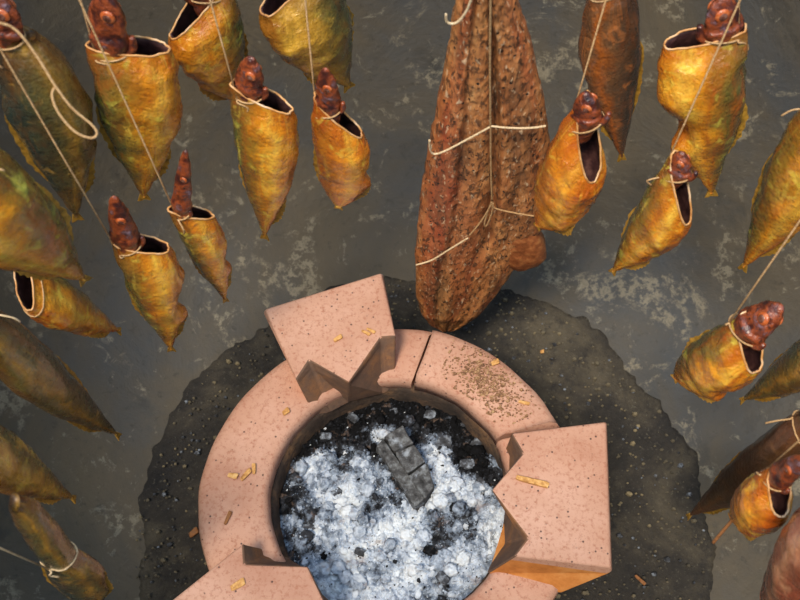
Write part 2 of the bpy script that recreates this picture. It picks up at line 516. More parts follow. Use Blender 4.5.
def rest(top, inner, over, seed):
    """pot rest: notched prow, drawn at its top plane; inner = indices of the notch points"""
    T = [at_z(x, y, ZK) for x, y in top]
    Bt = []
    cen = sum((p for p in T), Vector()) / len(T)
    for i, p in enumerate(T):
        q = p - BC; q.z = 0
        r = q.length; d = q / r
        if i in inner:
            b = BC + d * inner[i]
        else:
            out = (p - cen); out.z = 0; out.normalize()
            b = p + out * 0.002
            qq = b - BC; qq.z = 0
            if qq.length > 0.168: b = BC + qq.normalized() * 0.168
        if i in over: b = at_z(*over[i], 0.190)
        Bt.append(Vector((b.x, b.y, 0.170 if i in inner and i not in over else 0.190)))
    # subdivided rounded prism
    bm = bmesh.new()
    Mid = []
    for i, p in enumerate(T):
        out = p - cen; out.z = 0; out.normalize()
        Mid.append(p + out * 0.0045 + Vector((0, 0, -0.009)) if i not in inner else p.lerp(Bt[i], 0.15))
    vt = [bm.verts.new(p) for p in T]; vm = [bm.verts.new(p) for p in Mid]; vb = [bm.verts.new(p) for p in Bt]
    n = len(T)
    bm.faces.new(vt); bm.faces.new(list(reversed(vb)))
    for i in range(n):
        j = (i + 1) % n
        bm.faces.new((vt[j], vt[i], vm[i], vm[j])); bm.faces.new((vm[j], vm[i], vb[i], vb[j]))
    bmesh.ops.recalc_face_normals(bm, faces=bm.faces)
    bmesh.ops.bevel(bm, geom=list(bm.edges), offset=0.0022, segments=3, profile=0.5, affect='EDGES')
    me = bpy.data.meshes.new('pot_rest')
    bm.to_mesh(me); bm.free()
    me.materials.append(CLAY); me.materials.append(FACETCLAY); me.materials.append(OCHRE)
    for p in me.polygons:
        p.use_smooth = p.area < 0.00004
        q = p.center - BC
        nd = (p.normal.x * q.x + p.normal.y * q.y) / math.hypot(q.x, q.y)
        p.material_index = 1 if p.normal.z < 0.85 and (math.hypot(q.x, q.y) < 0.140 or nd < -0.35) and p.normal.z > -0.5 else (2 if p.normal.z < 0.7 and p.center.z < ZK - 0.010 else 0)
    o = bpy.data.objects.new('pot_rest', me); COL.objects.link(o)
    o.parent = stove; o.matrix_parent_inverse = stove.matrix_world.inverted()
    return o
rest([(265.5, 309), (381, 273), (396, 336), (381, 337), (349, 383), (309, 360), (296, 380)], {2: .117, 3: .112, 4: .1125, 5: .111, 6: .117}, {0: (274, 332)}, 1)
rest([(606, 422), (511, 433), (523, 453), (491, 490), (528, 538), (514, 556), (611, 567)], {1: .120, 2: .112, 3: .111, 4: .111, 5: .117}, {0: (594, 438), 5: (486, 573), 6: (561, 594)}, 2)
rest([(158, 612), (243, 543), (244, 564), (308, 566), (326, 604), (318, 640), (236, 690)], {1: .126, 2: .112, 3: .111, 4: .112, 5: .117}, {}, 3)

# ------------------------------------------------------------ ash bed
ZA = 0.160
def ash_height(x, y):
    r = math.hypot(x, y)
    h = 0.009 * fbm((x, y, 0), 26, 11, 5) + 0.009 * min(0.6, noise.voronoi(Vector((x * 90 + fbm((x, y, 0), 60, 3, 2), y * 90, 0.3)))[0][0] * 0.9) * -1 + 0.004 * fbm((x, y, 0), 220, 6, 3)
    return ZA + h + 0.006 * (1 - (r / 0.115) ** 2) - 0.006 * (y > 0.05)
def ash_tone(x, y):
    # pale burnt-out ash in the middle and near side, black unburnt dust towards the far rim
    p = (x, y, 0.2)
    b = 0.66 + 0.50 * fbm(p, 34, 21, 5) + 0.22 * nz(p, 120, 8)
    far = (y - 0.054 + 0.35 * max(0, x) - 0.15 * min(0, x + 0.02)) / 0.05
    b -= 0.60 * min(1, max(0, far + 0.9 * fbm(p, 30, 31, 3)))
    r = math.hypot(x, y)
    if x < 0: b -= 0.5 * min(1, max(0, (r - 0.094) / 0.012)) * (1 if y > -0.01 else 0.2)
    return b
def build_ash():
    V, C = [], []
    nr, na = 130, 360
    for i in range(nr):
        r = 0.001 + 0.1135 * i / (nr - 1)
        for k in range(na):
            a = 2 * math.pi * k / na
            x, y = math.cos(a) * r, math.sin(a) * r
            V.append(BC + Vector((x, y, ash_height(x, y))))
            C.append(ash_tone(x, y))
    Fc = grid_faces(nr, na, True)
    rnd = random.Random(5)
    # loose flakes and crumbs
    for i in range(11000):
        a = rnd.uniform(0, 2 * math.pi); r = 0.111 * math.sqrt(rnd.random())
        x, y = math.cos(a) * r, math.sin(a) * r
        big = rnd.random()
        s = rnd.uniform(0.0005, 0.0015) if big < 0.93 else (rnd.uniform(0.0015, 0.003) if big < 0.985 else rnd.uniform(0.003, 0.0065))
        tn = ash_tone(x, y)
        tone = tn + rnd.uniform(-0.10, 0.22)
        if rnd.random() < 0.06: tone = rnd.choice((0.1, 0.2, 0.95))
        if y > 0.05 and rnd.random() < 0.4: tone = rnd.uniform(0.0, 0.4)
        c = BC + Vector((x, y, ash_height(x, y) + s * 0.25))
        nrm = Vector((rnd.gauss(0, 0.45), rnd.gauss(0, 0.45), 1)).normalized()
        u = nrm.orthogonal().normalized(); v = nrm.cross(u)
        k = rnd.choice((5, 6, 7)); th = s * rnd.uniform(0.25, 0.7)
        ph = rnd.random() * 6
        base = len(V)
        el = rnd.uniform(0.55, 1)
        for lev in (0, 1):
            for j in range(k):
                aa = ph + 2 * math.pi * j / k + rnd.uniform(-0.45, 0.45)
                rr = s * rnd.uniform(0.4, 1.15) * (0.75 if lev else 1)
                V.append(c + u * math.cos(aa) * rr + v * math.sin(aa) * rr * el + nrm * (th if lev else -th * 0.6))
                C.append(tone)
        Fc.append(tuple(base + k + j for j in range(k)))
        for j in range(k):
            j2 = (j + 1) % k
            Fc.append((base + j, base + j2, base + k + j2, base + k + j))
    # crumpled crusts of ash
    crust = []
    for i in range(150):
        a = rnd.uniform(0, 2 * math.pi); r = 0.104 * math.sqrt(rnd.random())
        x, y = math.cos(a) * r, math.sin(a) * r
        s = rnd.uniform(0.0035, 0.0085)
        tone = ash_tone(x, y) + rnd.uniform(-0.15, 0.14)
        bm = bmesh.new(); bmesh.ops.create_icosphere(bm, subdivisions=3, radius=1)
        base = len(V); rot = rnd.uniform(0, 6); fl = rnd.uniform(0.35, 0.7); el = rnd.uniform(0.6, 1)
        cz = ash_height(x, y) + s * 0.15
        for v in bm.verts:
            p = v.co.copy()
            p *= 1 + 0.34 * fbm(p, 1.8, i, 4) - 0.34 * abs(nz(p, 3.2, i))
            q = Matrix.Rotation(rot, 3, 'Z') @ Vector((p.x * s, p.y * s * el, p.z * s * fl))
            V.append(BC + Vector((x, y, cz)) + q); C.append(tone + 0.18 * nz(p, 3, i))
        for f in bm.faces:
            crust.append(len(Fc)); Fc.append(tuple(base + v.index for v in f.verts))
        bm.free()
    o = mesh_obj('ash_bed', V, Fc, ASH, None, False, cols=C)
    for p in o.data.polygons[:(nr - 1) * na]: p.use_smooth = True
    for k in crust: o.data.polygons[k].use_smooth = True
    return o
tag(build_ash(), 'bed of flaky blue-white ash and black char filling the clay stove', 'ash', kind='stuff')

# charcoal
def rock(name, c, sx, sy, sz, rot, mat, seed, parent=None, box=0.5, sub=3, amp=0.16):
    bm = bmesh.new()
    bmesh.ops.create_icosphere(bm, subdivisions=sub, radius=1.0)
    M = Matrix.Rotation(rot, 3, 'Z') @ Matrix.Rotation(0.25 * math.sin(seed * 3.1), 3, 'X')
    for v in bm.verts:
        p = v.co.copy()
        m = max(abs(p.x), abs(p.y), abs(p.z))
        p = p.lerp(p / m, box) * 0.85
        p *= 1 + amp * fbm(p, 1.6, seed, 4)
        v.co = c + M @ Vector((p.x * sx, p.y * sy, p.z * sz))
    me = bpy.data.meshes.new(name); bm.to_mesh(me); bm.free()
    me.materials.append(mat)
    o = bpy.data.objects.new(name, me); COL.objects.link(o)
    if parent:
        o.parent = parent; o.matrix_parent_inverse = parent.matrix_world.inverted()
    return o

def quad_block(name, px4, z, th, mat, parent, seed, dz=(0, 0, 0, 0)):
    """block whose top face has the four pixel corners, built at height z"""
    T = [at_z(x, y, z) + Vector((0, 0, d)) for (x, y), d in zip(px4, dz)]
    bm = bmesh.new()
    cen = sum((p for p in T), Vector()) / 4
    vt = [bm.verts.new(p) for p in T]
    vb = [bm.verts.new(Vector((cen.x + (p.x - cen.x) * 1.06, cen.y + (p.y - cen.y) * 1.06, cen.z - th))) for p in T]
    bm.faces.new(vt); bm.faces.new(list(reversed(vb)))
    for i in range(4):
        j = (i + 1) % 4
        bm.faces.new((vt[j], vt[i], vb[i], vb[j]))
    bmesh.ops.recalc_face_normals(bm, faces=bm.faces)
    bmesh.ops.bevel(bm, geom=list(bm.edges), offset=0.0011, segments=2, profile=0.5, affect='EDGES')
    bmesh.ops.subdivide_edges(bm, edges=list(bm.edges), cuts=3, use_grid_fill=True)
    bmesh.ops.triangulate(bm, faces=bm.faces)
    for v in bm.verts:
        v.co += Vector((nz(v.co, 120, seed), nz(v.co, 120, seed + 3), nz(v.co, 120, seed + 6))) * 0.0012
    me = bpy.data.meshes.new(name); bm.to_mesh(me); bm.free()
    me.materials.append(mat)
    o = bpy.data.objects.new(name, me); COL.objects.link(o)
    o.parent = parent; o.matrix_parent_inverse = parent.matrix_world.inverted()
    return o
zl = 0.180
lump = tag(empty('charcoal_lump', at_z(407, 468, 0.16)), 'large cracked grey charcoal lump lying in the middle of the ash', 'charcoal')
quad_block('charcoal_block', [(376.5, 446), (383, 438.5), (424.5, 498.5), (414.5, 505.5)], zl - 0.003, 0.022, CHAR, lump, 1, (0, 0, 0, -0.003))
quad_block('charcoal_block', [(384, 437), (402, 425), (413.5, 443), (394.5, 451.5)], zl, 0.024, CHAR, lump, 2)
quad_block('charcoal_block', [(395.5, 453), (414.5, 444.5), (425.5, 461), (407, 474)], zl + 0.001, 0.025, CHAR, lump, 3)
quad_block('charcoal_block', [(408, 475.5), (426.5, 462.5), (434.5, 485), (425.5, 498)], zl, 0.025, CHAR, lump, 4, (0, 0, -0.003, -0.003))

rnd = random.Random(11)
pieces = [(443, 436, 20, 13, 'flat dark charcoal piece touching the right side of the big lump'), (468, 462, 15, 11, 'black charcoal piece in the pale ash right of the big lump'),
          (478, 438, 13, 10, 'charcoal piece beside the lining at the right, nearest the cracked rim joint'), (462, 418, 14, 9, 'charcoal piece by the far right lining of the stove bowl'),
          (430, 410, 14, 9, 'charcoal piece just behind the far end of the big lump'), (395, 408, 12, 9, 'charcoal piece at the middle of the far dark ash'),
          (352, 412, 12, 9, 'charcoal piece below the prow of the far pot rest'), (325, 432, 12, 8, 'charcoal piece at the far left where dark ash turns pale'),
          (310, 522, 18, 10, 'broad charcoal piece in pale ash near the left lining'), (333, 492, 18, 8, 'long charcoal sliver in pale ash left of the big lump'),
          (480, 482, 9, 8, 'small charcoal piece facing the tip of the right pot rest'), (360, 552, 10, 7, 'small charcoal piece near the bottom of the pale ash'),
          (443, 578, 13, 9, 'charcoal piece in the pale ash at the bottom edge of the picture')]
for i, (x, y, w, h, lb) in enumerate(pieces):
    k = 0.0489 / 50
    c = at_z(x, y, 0.164); g = ash_height(c.x - BC.x, c.y - BC.y)
    o = rock('charcoal_piece', Vector((c.x, c.y, g + 0.002)), w * k * 0.6, h * k * 0.6, h * k * 0.42, rnd.uniform(-0.9, 0.9), BLACK, i + 2, box=0.7)
    tag(o, lb, 'charcoal', 'small charcoal pieces in the ash')

# ------------------------------------------------------------ fish
HOOPS = [(0.40, 0.90), (0.52, 0.90)]
def hoop_point(p, px):
    """where the twine, seen along the pixel px, reaches the nearer hoop"""
    nrm = (p - CAM).cross(ray(*px)).normalized()
    best = None
    for R_, z in HOOPS:
        for k in range(1440):
            a = 2 * math.pi * k / 1440
            q = JC + Vector((math.cos(a) * R_, math.sin(a) * R_, z))
            off = abs((q - CAM).dot(nrm))
            hd = (Vector((q.x, q.y)) - Vector((p.x, p.y))).length
            sc = off * 8 + hd
            if best is None or sc < best[0]: best = (sc, q)
    return best[1]

DEP = [(0, .90), (.12, .97), (.28, 1.0), (.46, .90), (.62, .70), (.78, .44), (.90, .22), (1, .05)]
THK = [(0, .44), (.12, .80), (.28, .95), (.50, .80), (.70, .52), (.88, .22), (1, .07)]
BLUNT = [(0, .82), (.15, .95), (.35, 1.0), (.55, .98), (.72, .84), (.86, .58), (.95, .32), (1, .10)]
SLIM = [(0, .46), (.06, .66), (.16, .86), (.36, 1.0), (.58, .84), (.76, .52), (.9, .24), (1, .05)]

def fish(label, collar, tail, d, w, roll, mat, head=None, twine=None, tilt=0.55, dep=DEP, seed=1, dent=0.5, thick=0.72,
         bow=0.0, tailfin=0.045, name='smoked_fish', tail_drop=None, collar_open=True, pale=False, head_w=0.43, knot=True, straight=0.35, head_d=None, loop_t=0.05):
    rd = random.Random(seed * 17 + 3)
    Cc = at_d(*collar, d)
    Tt = near_line(*tail, Cc, UP) if tail_drop is None else at_d(*tail, d + tail_drop)
    ax = Cc - Tt; L = ax.length; zh = ax / L
    mid = (Cc + Tt) / 2
    b = 0.5 * w * d / F
    a = b * thick
    c = CAM - mid; c = (c - zh * c.dot(zh)).normalized()
    r = zh.cross(c)
    ro = math.radians(roll)
    bel = (c * math.cos(ro) + r * math.sin(ro)).normalized()
    lat = zh.cross(bel).normalized()
    root = empty(name, Tt)
    tag(root, label, 'fish', 'smoked fish hanging around the jar')
    NT_, NA = 44, 44
    def surf(t, ph, k=1.0):
        dd = interp(dep, t) * b * k; tt = interp(THK, t) * a * k
        cs, sn = math.cos(ph), math.sin(ph)
        # slightly keeled belly and back
        y = dd * (abs(cs) ** 0.9) * (1 if cs > 0 else -1)
        x = tt * (abs(sn) ** 0.85) * (1 if sn > 0 else -1)
        off = tilt * b * (-cs) * (1 - t) ** 3 * (1 if collar_open else 0.2)
        cy = -straight * b * (1 - interp(dep, t)) + bow * b * math.sin(math.pi * t)
        q = Tt + zh * (L * (1 - t) + off) + bel * (y + cy) + lat * x
        nn = fbm((math.cos(ph) * 1.1, math.sin(ph) * 1.1, t * 4.5), 1.3, seed, 4)
        rad = (bel * y + lat * x)
        g = math.exp(-(((t - 0.5) / 0.10) ** 2)) * max(0, math.cos(ph - 0.35)) ** 2 * dent
        g2 = math.exp(-(((t - 0.63) / 0.06) ** 2)) * max(0, math.cos(ph - 0.2)) ** 3 * dent
        q += rad * (0.10 * nn + 0.035 * fbm((math.cos(ph) * 2, math.sin(ph) * 2, t * 9 + math.cos(ph)), 1.6, seed + 5, 3) - 0.34 * g + 0.24 * g2)
        return q
    V, UVs = [], []
    for i in range(NT_):
        t = i / (NT_ - 1)
        for k in range(NA + 1):
            ph = 2 * math.pi * k / NA
            V.append(surf(t, ph)); UVs.append((k / NA, t))
    Fc = grid_faces(NT_, NA + 1)
    Fc = [tuple(reversed(f)) for f in Fc]
    n0 = (NT_ - 1) * (NA + 1)
    Fc.append(tuple(n0 + k for k in range(NA)))
    if not collar_open: Fc.append(tuple(reversed(range(NA))))
    mesh_obj('body', V, Fc, mat, root, True, UVs)
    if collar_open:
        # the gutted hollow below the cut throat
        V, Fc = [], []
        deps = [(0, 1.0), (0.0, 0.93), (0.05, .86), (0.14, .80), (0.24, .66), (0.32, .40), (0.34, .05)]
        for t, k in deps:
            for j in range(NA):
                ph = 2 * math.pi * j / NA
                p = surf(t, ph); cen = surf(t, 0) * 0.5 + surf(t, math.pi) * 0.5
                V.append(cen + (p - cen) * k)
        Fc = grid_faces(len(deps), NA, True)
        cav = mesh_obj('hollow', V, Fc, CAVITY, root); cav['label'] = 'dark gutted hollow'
        ring = [surf(0, 2 * math.pi * j / NA) * 0.97 + (surf(0, 0) * 0.5 + surf(0, math.pi) * 0.5) * 0.03 for j in range(NA)]
        ring = [p + zh * 0.0004 * rd.uniform(-1, 1) for p in ring]
        ring = ring + ring[:1]
        v, f = tube_data(ring, 0.0008, 8)
        e = mesh_obj('cut_edge', v, f, CUT, root); e['label'] = 'pale cut edge of the collar'
    # dorsal and belly fins, folded flat
    def fin(t0, t1, ph, hgt, nm):
        n = 14; V = []
        for i in range(n + 1):
            t = t0 + (t1 - t0) * i / n
            p = surf(t, ph); cen = surf(t, 0) * 0.5 + surf(t, math.pi) * 0.5
            o_ = (p - cen).normalized()
            hh = hgt * b * math.sin(math.pi * (i + 0.6) / (n + 1.2)) * (1.0 if i % 2 else 0.72)
            th = lat * 0.0007
            base = p - o_ * 0.002
            tip = p + o_ * hh - zh * hh * 0.9
            V += [base + th, tip + th * 0.5, tip - th * 0.5, base - th]
        Fc = grid_faces(n + 1, 4, True) + [(3, 2, 1, 0), (n * 4, n * 4 + 1, n * 4 + 2, n * 4 + 3)]
        mesh_obj(nm, V, Fc, FIN, root, False)
    fin(0.34, 0.74, math.pi, 0.16, 'dorsal_fin')
    fin(0.64, 0.88, 0.0, 0.16, 'anal_fin')
    if tailfin:
        V = []; n = 8
        tl = tailfin * L
        cen = surf(1, 0) * 0.5 + surf(1, math.pi) * 0.5
        for i in range(n + 1):
            s = i / n - 0.5
            e = tl * (0.65 + 0.7 * abs(s)) * rd.uniform(0.75, 1.1)
            p0 = cen + zh * 0.004 + bel * (s * 0.16 * b)
            p1 = cen - zh * e * 0.8 + bel * (s * 0.36 * b)
            V += [p0 + lat * 0.0012, p1 + lat * 0.0005, p1 - lat * 0.0005, p0 - lat * 0.0012]
        Fc = grid_faces(n + 1, 4, True) + [(3, 2, 1, 0), (n * 4, n * 4 + 1, n * 4 + 2, n * 4 + 3)]
        mesh_obj('tail_fin', V, Fc, FIN, root, False)
    # head, thrown back from the cut throat
    N = surf(0, math.pi) * 0.72 + surf(0, 0) * 0.28
    tipz = None
    if head is not None:
        tip = near_line(*head, N, (zh + bel * 0.15).normalized()) if head_d is None else at_d(*head, head_d)
        hv = tip - N; hl = hv.length; hz = hv / hl
        hc = CAM - N; hc = (hc - hz * hc.dot(hz)).normalized(); hr = hz.cross(hc)
        sg = 1 if roll >= 0 else -1
        hb = (hc * math.cos(math.radians(68)) + hr * sg * math.sin(math.radians(68))).normalized(); hlat = hz.cross(hb)
        N0 = N - zh * b * 0.9
        prof = [(-0.45, .80, .86), (-0.1, .95, .98), (0.12, 1.02, 1.0), (0.32, .98, .86), (0.5, .90, .80), (0.66, .76, .68), (0.8, .58, .52), (0.91, .42, .36), (0.98, .26, .20), (1.0, .08, .06)]
        hb_r, ha_r = b * head_w, a * head_w * 0.95
        V, UVs = [], []
        nh, na = 30, 32
        for i in range(nh):
            s = -0.45 + 1.45 * i / (nh - 1)
            kb = interp([(x, y) for x, y, _ in prof], s); ka = interp([(x, z) for x, _, z in prof], s)
            cpos = N + hz * hl * s if s > 0 else N + (N0 - N) * (-s / 0.45)
            for k in range(na):
                ph = 2 * math.pi * k / na
                y, x = math.cos(ph) * hb_r * kb, math.sin(ph) * ha_r * ka
                # gill cover ridge and mouth groove
                bump = 0.10 * math.exp(-((s - 0.14) / 0.06) ** 2) - 0.12 * math.exp(-((s - 0.25) / 0.04) ** 2) * abs(math.sin(ph))
                mouth = -0.35 * math.exp(-((s - 0.90) / 0.05) ** 2) * max(0, math.cos(ph)) ** 2
                nn = 1 + 0.15 * fbm((math.cos(ph), math.sin(ph), s * 3.5), 1.5, seed + 40, 4) + bump + mouth
                V.append(cpos + hb * y * nn + hlat * x * nn)
        Fc = [tuple(reversed(f)) for f in grid_faces(nh, na, True)]
        Fc = grid_faces(nh, na, True) + [tuple(reversed(range(na))), tuple((nh - 1) * na + k for k in range(na))]
        hd = mesh_obj('head', V, Fc, HEAD, root); hd['label'] = 'small red-brown fish head thrown back'
        for sgn in (-1, 1):
            ec = N + hz * hl * 0.60 + hlat * (sgn * ha_r * 0.66) + hb * hb_r * 0.20
            er = hb_r * 0.40
            for nm, mt_, k, flat, outp in (('eye', EYE, 1.0, 0.42, 0.0), ('pupil', PUPIL, 0.62, 0.36, 0.26)):
                bm = bmesh.new(); bmesh.ops.create_uvsphere(bm, u_segments=16, v_segments=10, radius=1)
                for v in bm.verts:
                    p = v.co
                    v.co = ec + hlat * (sgn * (p.z * er * k * flat + er * outp)) + hz * p.x * er * k + hb * p.y * er * k
                if sgn < 0: bmesh.ops.reverse_faces(bm, faces=bm.faces)
                me = bpy.data.meshes.new(nm); bm.to_mesh(me); bm.free(); me.materials.append(mt_)
                me.polygons.foreach_set('use_smooth', [True] * len(me.polygons))
                o = bpy.data.objects.new(nm, me); COL.objects.link(o)
                o.parent = hd; o.matrix_parent_inverse = hd.matrix_world.inverted()
        if collar_open:      # lower jaw / gill flap torn loose inside the hollow
            gp = [N + hb * hb_r * 0.5 - zh * b * 0.3, N + hb * hb_r * 1.2 + zh * b * 0.08, N + hb * hb_r * 1.25 + zh * b * 0.42]
            v, f = tube_data(smooth_path(gp, 5), b * 0.15, 10, lambda t: 1.0 - 0.55 * t)
            mesh_obj('gill_flap', v, f, HEAD, root)
    # twine: a loop round the neck, then up to the hoop
    if twine:
        loop = []
        hb_ = b * head_w * 1.10; ha_ = a * head_w * 1.12
        if head is None: hb_, ha_ = interp(dep, loop_t) * b * 1.08, interp(THK, loop_t) * a * 1.22
        base = (N - zh * b * 0.12) if head is not None else (surf(loop_t, 0) + surf(loop_t, math.pi)) * 0.5
        f_, g_ = (hb, hlat) if head is not None else (bel, lat)
        for k in range(25):
            ph = 2 * math.pi * k / 24
            if head is None:
                loop.append(base + (surf(min(0.9, loop_t + 0.012 * math.sin(ph + 1)), ph) - base) * 1.03)
            else:
                loop.append(base + f_ * math.cos(ph) * hb_ + g_ * math.sin(ph) * ha_ + zh * 0.004 * math.sin(ph + 1))
        side = max(range(24), key=lambda k: (loop[k] - base).dot(c * 0.7 - bel * 0.7))
        kp = loop[side]
        hp = hoop_point(kp, twine)
        line = [kp + (hp - kp) * (i / 8) + UP * (-0.004 * math.sin(math.pi * i / 8)) for i in range(9)]
        paths = [loop, line]
        if knot:
            e1 = kp + Vector((rd.uniform(-.01, .01), rd.uniform(-.004, .004), -0.004)) + c * 0.003
            paths.append(smooth_path([kp, kp + c * 0.003, e1, e1 + Vector((rd.uniform(-.008, .008), 0, -0.006))], 4))
        o = tubes('twine', paths, 0.00070, PALETWINE if pale else TWINE, root); o['label'] = 'tan twine tied round the neck'
    return root

# inner row, left to right
fish('small gold fish with folded belly, head up, left of the stove', (142, 244), (179, 348), .70, 58, 74, GOLD, (114, 196), (0, 48), tilt=.4, seed=1, dent=1.6, thick=.8)
fish('narrowest small gold fish, hanging right of the folded-belly one', (192, 212), (231, 298), .70, 42, 80, GOLD, (186, 150), (80, 0), tilt=.75, seed=2, dent=1.2, thick=.8)
fish('long gold fish with upright head, left of the short amber gold one', (264, 97), (273, 238), .67, 66, 70, GOLD, (252, 57), (210, 0), tilt=.35, seed=3, dent=.15)
fish('short amber gold fish with wide open collar, nearest left of the big split fish', (340, 116), (346, 208), .68, 58, 74, AMBER, (326, 68), (305, 0), tilt=.95, seed=4, dent=.6, dep=BLUNT)
fish('plump amber fish touching the right edge of the big split fish', (590, 140), (543, 232), .68, 68, 60, AMBER, (586, 92), (606, 0), tilt=1.25, dep=BLUNT, seed=5, dent=.15, thick=.9, head_w=.40)
fish('gold fish with gaping collar and green back, right of the plump amber fish', (682, 190), (619, 277), .68, 58, 76, GOLD, (683, 152), (740, 0), tilt=1.15, seed=6, dent=.0, head_w=.40)
fish('stout gold fish with orange-eyed head turned right, at the right side', (752, 345), (680, 386), .68, 64, 88, GOLD, (783, 306), (792, 232), tilt=.6, dep=BLUNT, seed=7, dent=.8, thick=.85, head_w=.52, head_d=.655)
fish('small bright gold fish with white collar edge overlapping the dark brown fish', (780, 492), (733, 524), .66, 52, 66, AMBER, (806, 458), (800, 440), tilt=.5, dep=BLUNT, seed=8, dent=.0, thick=.9)
# outer row
fish('broad gold fish with square open collar, second from the left at the top', (131, 46), (156, 196), .66, 82, 84, GOLD, (104, -14), (75, -20), tilt=.10, seed=9, dent=.0, thick=.7)
fish('large green-backed fish in the top left corner with a loose twine loop', (22, 32), (88, 214), .64, 78, 84, DUSKY, (0, -8), (-30, -60), collar_open=False, dep=SLIM, seed=10, dent=.0)
fish('gold fish cut by the top edge, dark hollow on its left, above the upright-headed fish', (196, 6), (230, 110), .72, 76, -74, GOLD, (200, -60), (195, -80), tilt=.55, seed=11, dent=.3)
fish('large gold fish with olive right side at the top, left of the split fish', (290, -18), (338, 94), .71, 90, -72, OLIVE, (285, -70), (290, -100), tilt=.3, seed=12, dent=.2)
fish('dark copper fish with smooth long body behind the plump amber fish', (608, -24), (613, 158), .68, 60, -82, COPPER, None, (610, -90), collar_open=False, dep=SLIM, seed=13, dent=.0)
fish('big gold fish with green right back in the top right, open collar on its left', (702, 36), (699, 194), .68, 80, -84, GOLD, (722, -6), (740, -30), tilt=.10, seed=14, dent=1.6, thick=.75)
fish('large green and gold fish at the left edge covering the collar of another', (-52, 158), (73, 288), .58, 96, -92, GOLD, None, (-60, 120), collar_open=False, dep=SLIM, seed=15, dent=.0)
fish('gold fish at the left edge with collar tucked under the large green one', (24, 285), (119, 338), .76, 54, -52, GOLD, None, (-30, 240), tilt=.3, seed=16, dent=.3)
fish('slim dark olive fish with glossy back at the left edge, below the gold ones', (-30, 318), (114, 441), .66, 56, -70, DUSKY, None, (-60, 290), collar_open=False, dep=SLIM, seed=17, dent=.0, pale=True)
fish('short pale-backed gold fish at the left edge, between two olive fish', (-48, 432), (72, 506), .66, 58, -60, OLIVE, None, (-80, 410), collar_open=False, seed=18, dent=.0)
fish('olive fish tied round its neck in the bottom left corner', (24, 500), (102, 610), .62, 54, 62, DUSKY, None, (-40, 530), collar_open=False, seed=19, dent=.0, pale=True, loop_t=.42,
     dep=[(0, .14), (.025, .32), (.07, .46), (.25, .56), (.42, .58), (.62, 1.0), (.78, .9), (.92, .45), (1, .12)])
fish('gold and olive fish cut by the right edge, above the stout orange-eyed fish', (836, 104), (752, 272), .68, 66, 76, GOLD, None, (830, 100), collar_open=False, seed=20, dent=.0, dep=SLIM)
fish('dull olive brown fish at the right edge under the stout orange-eyed fish', (852, 332), (744, 406), .70, 46, 60, DUSKY, None, (860, 300), collar_open=False, dep=SLIM, seed=21, dent=.0)
fish('dark brown slim fish with twine knot at the right edge', (812, 424), (692, 521), .71, 46, 70, BROWN, None, (850, 380), collar_open=False, dep=SLIM, seed=22, dent=.0)
fish('reddish brown blunt fish in the bottom right corner', (862, 512), (762, 606), .58, 84, 40, RUSSET, None, (880, 520), collar_open=False, seed=23, dent=.0, thick=.9,
     dep=[(0, .6), (.2, .9), (.5, 1.0), (.8, .85), (.93, .6), (1, .2)], tailfin=0)

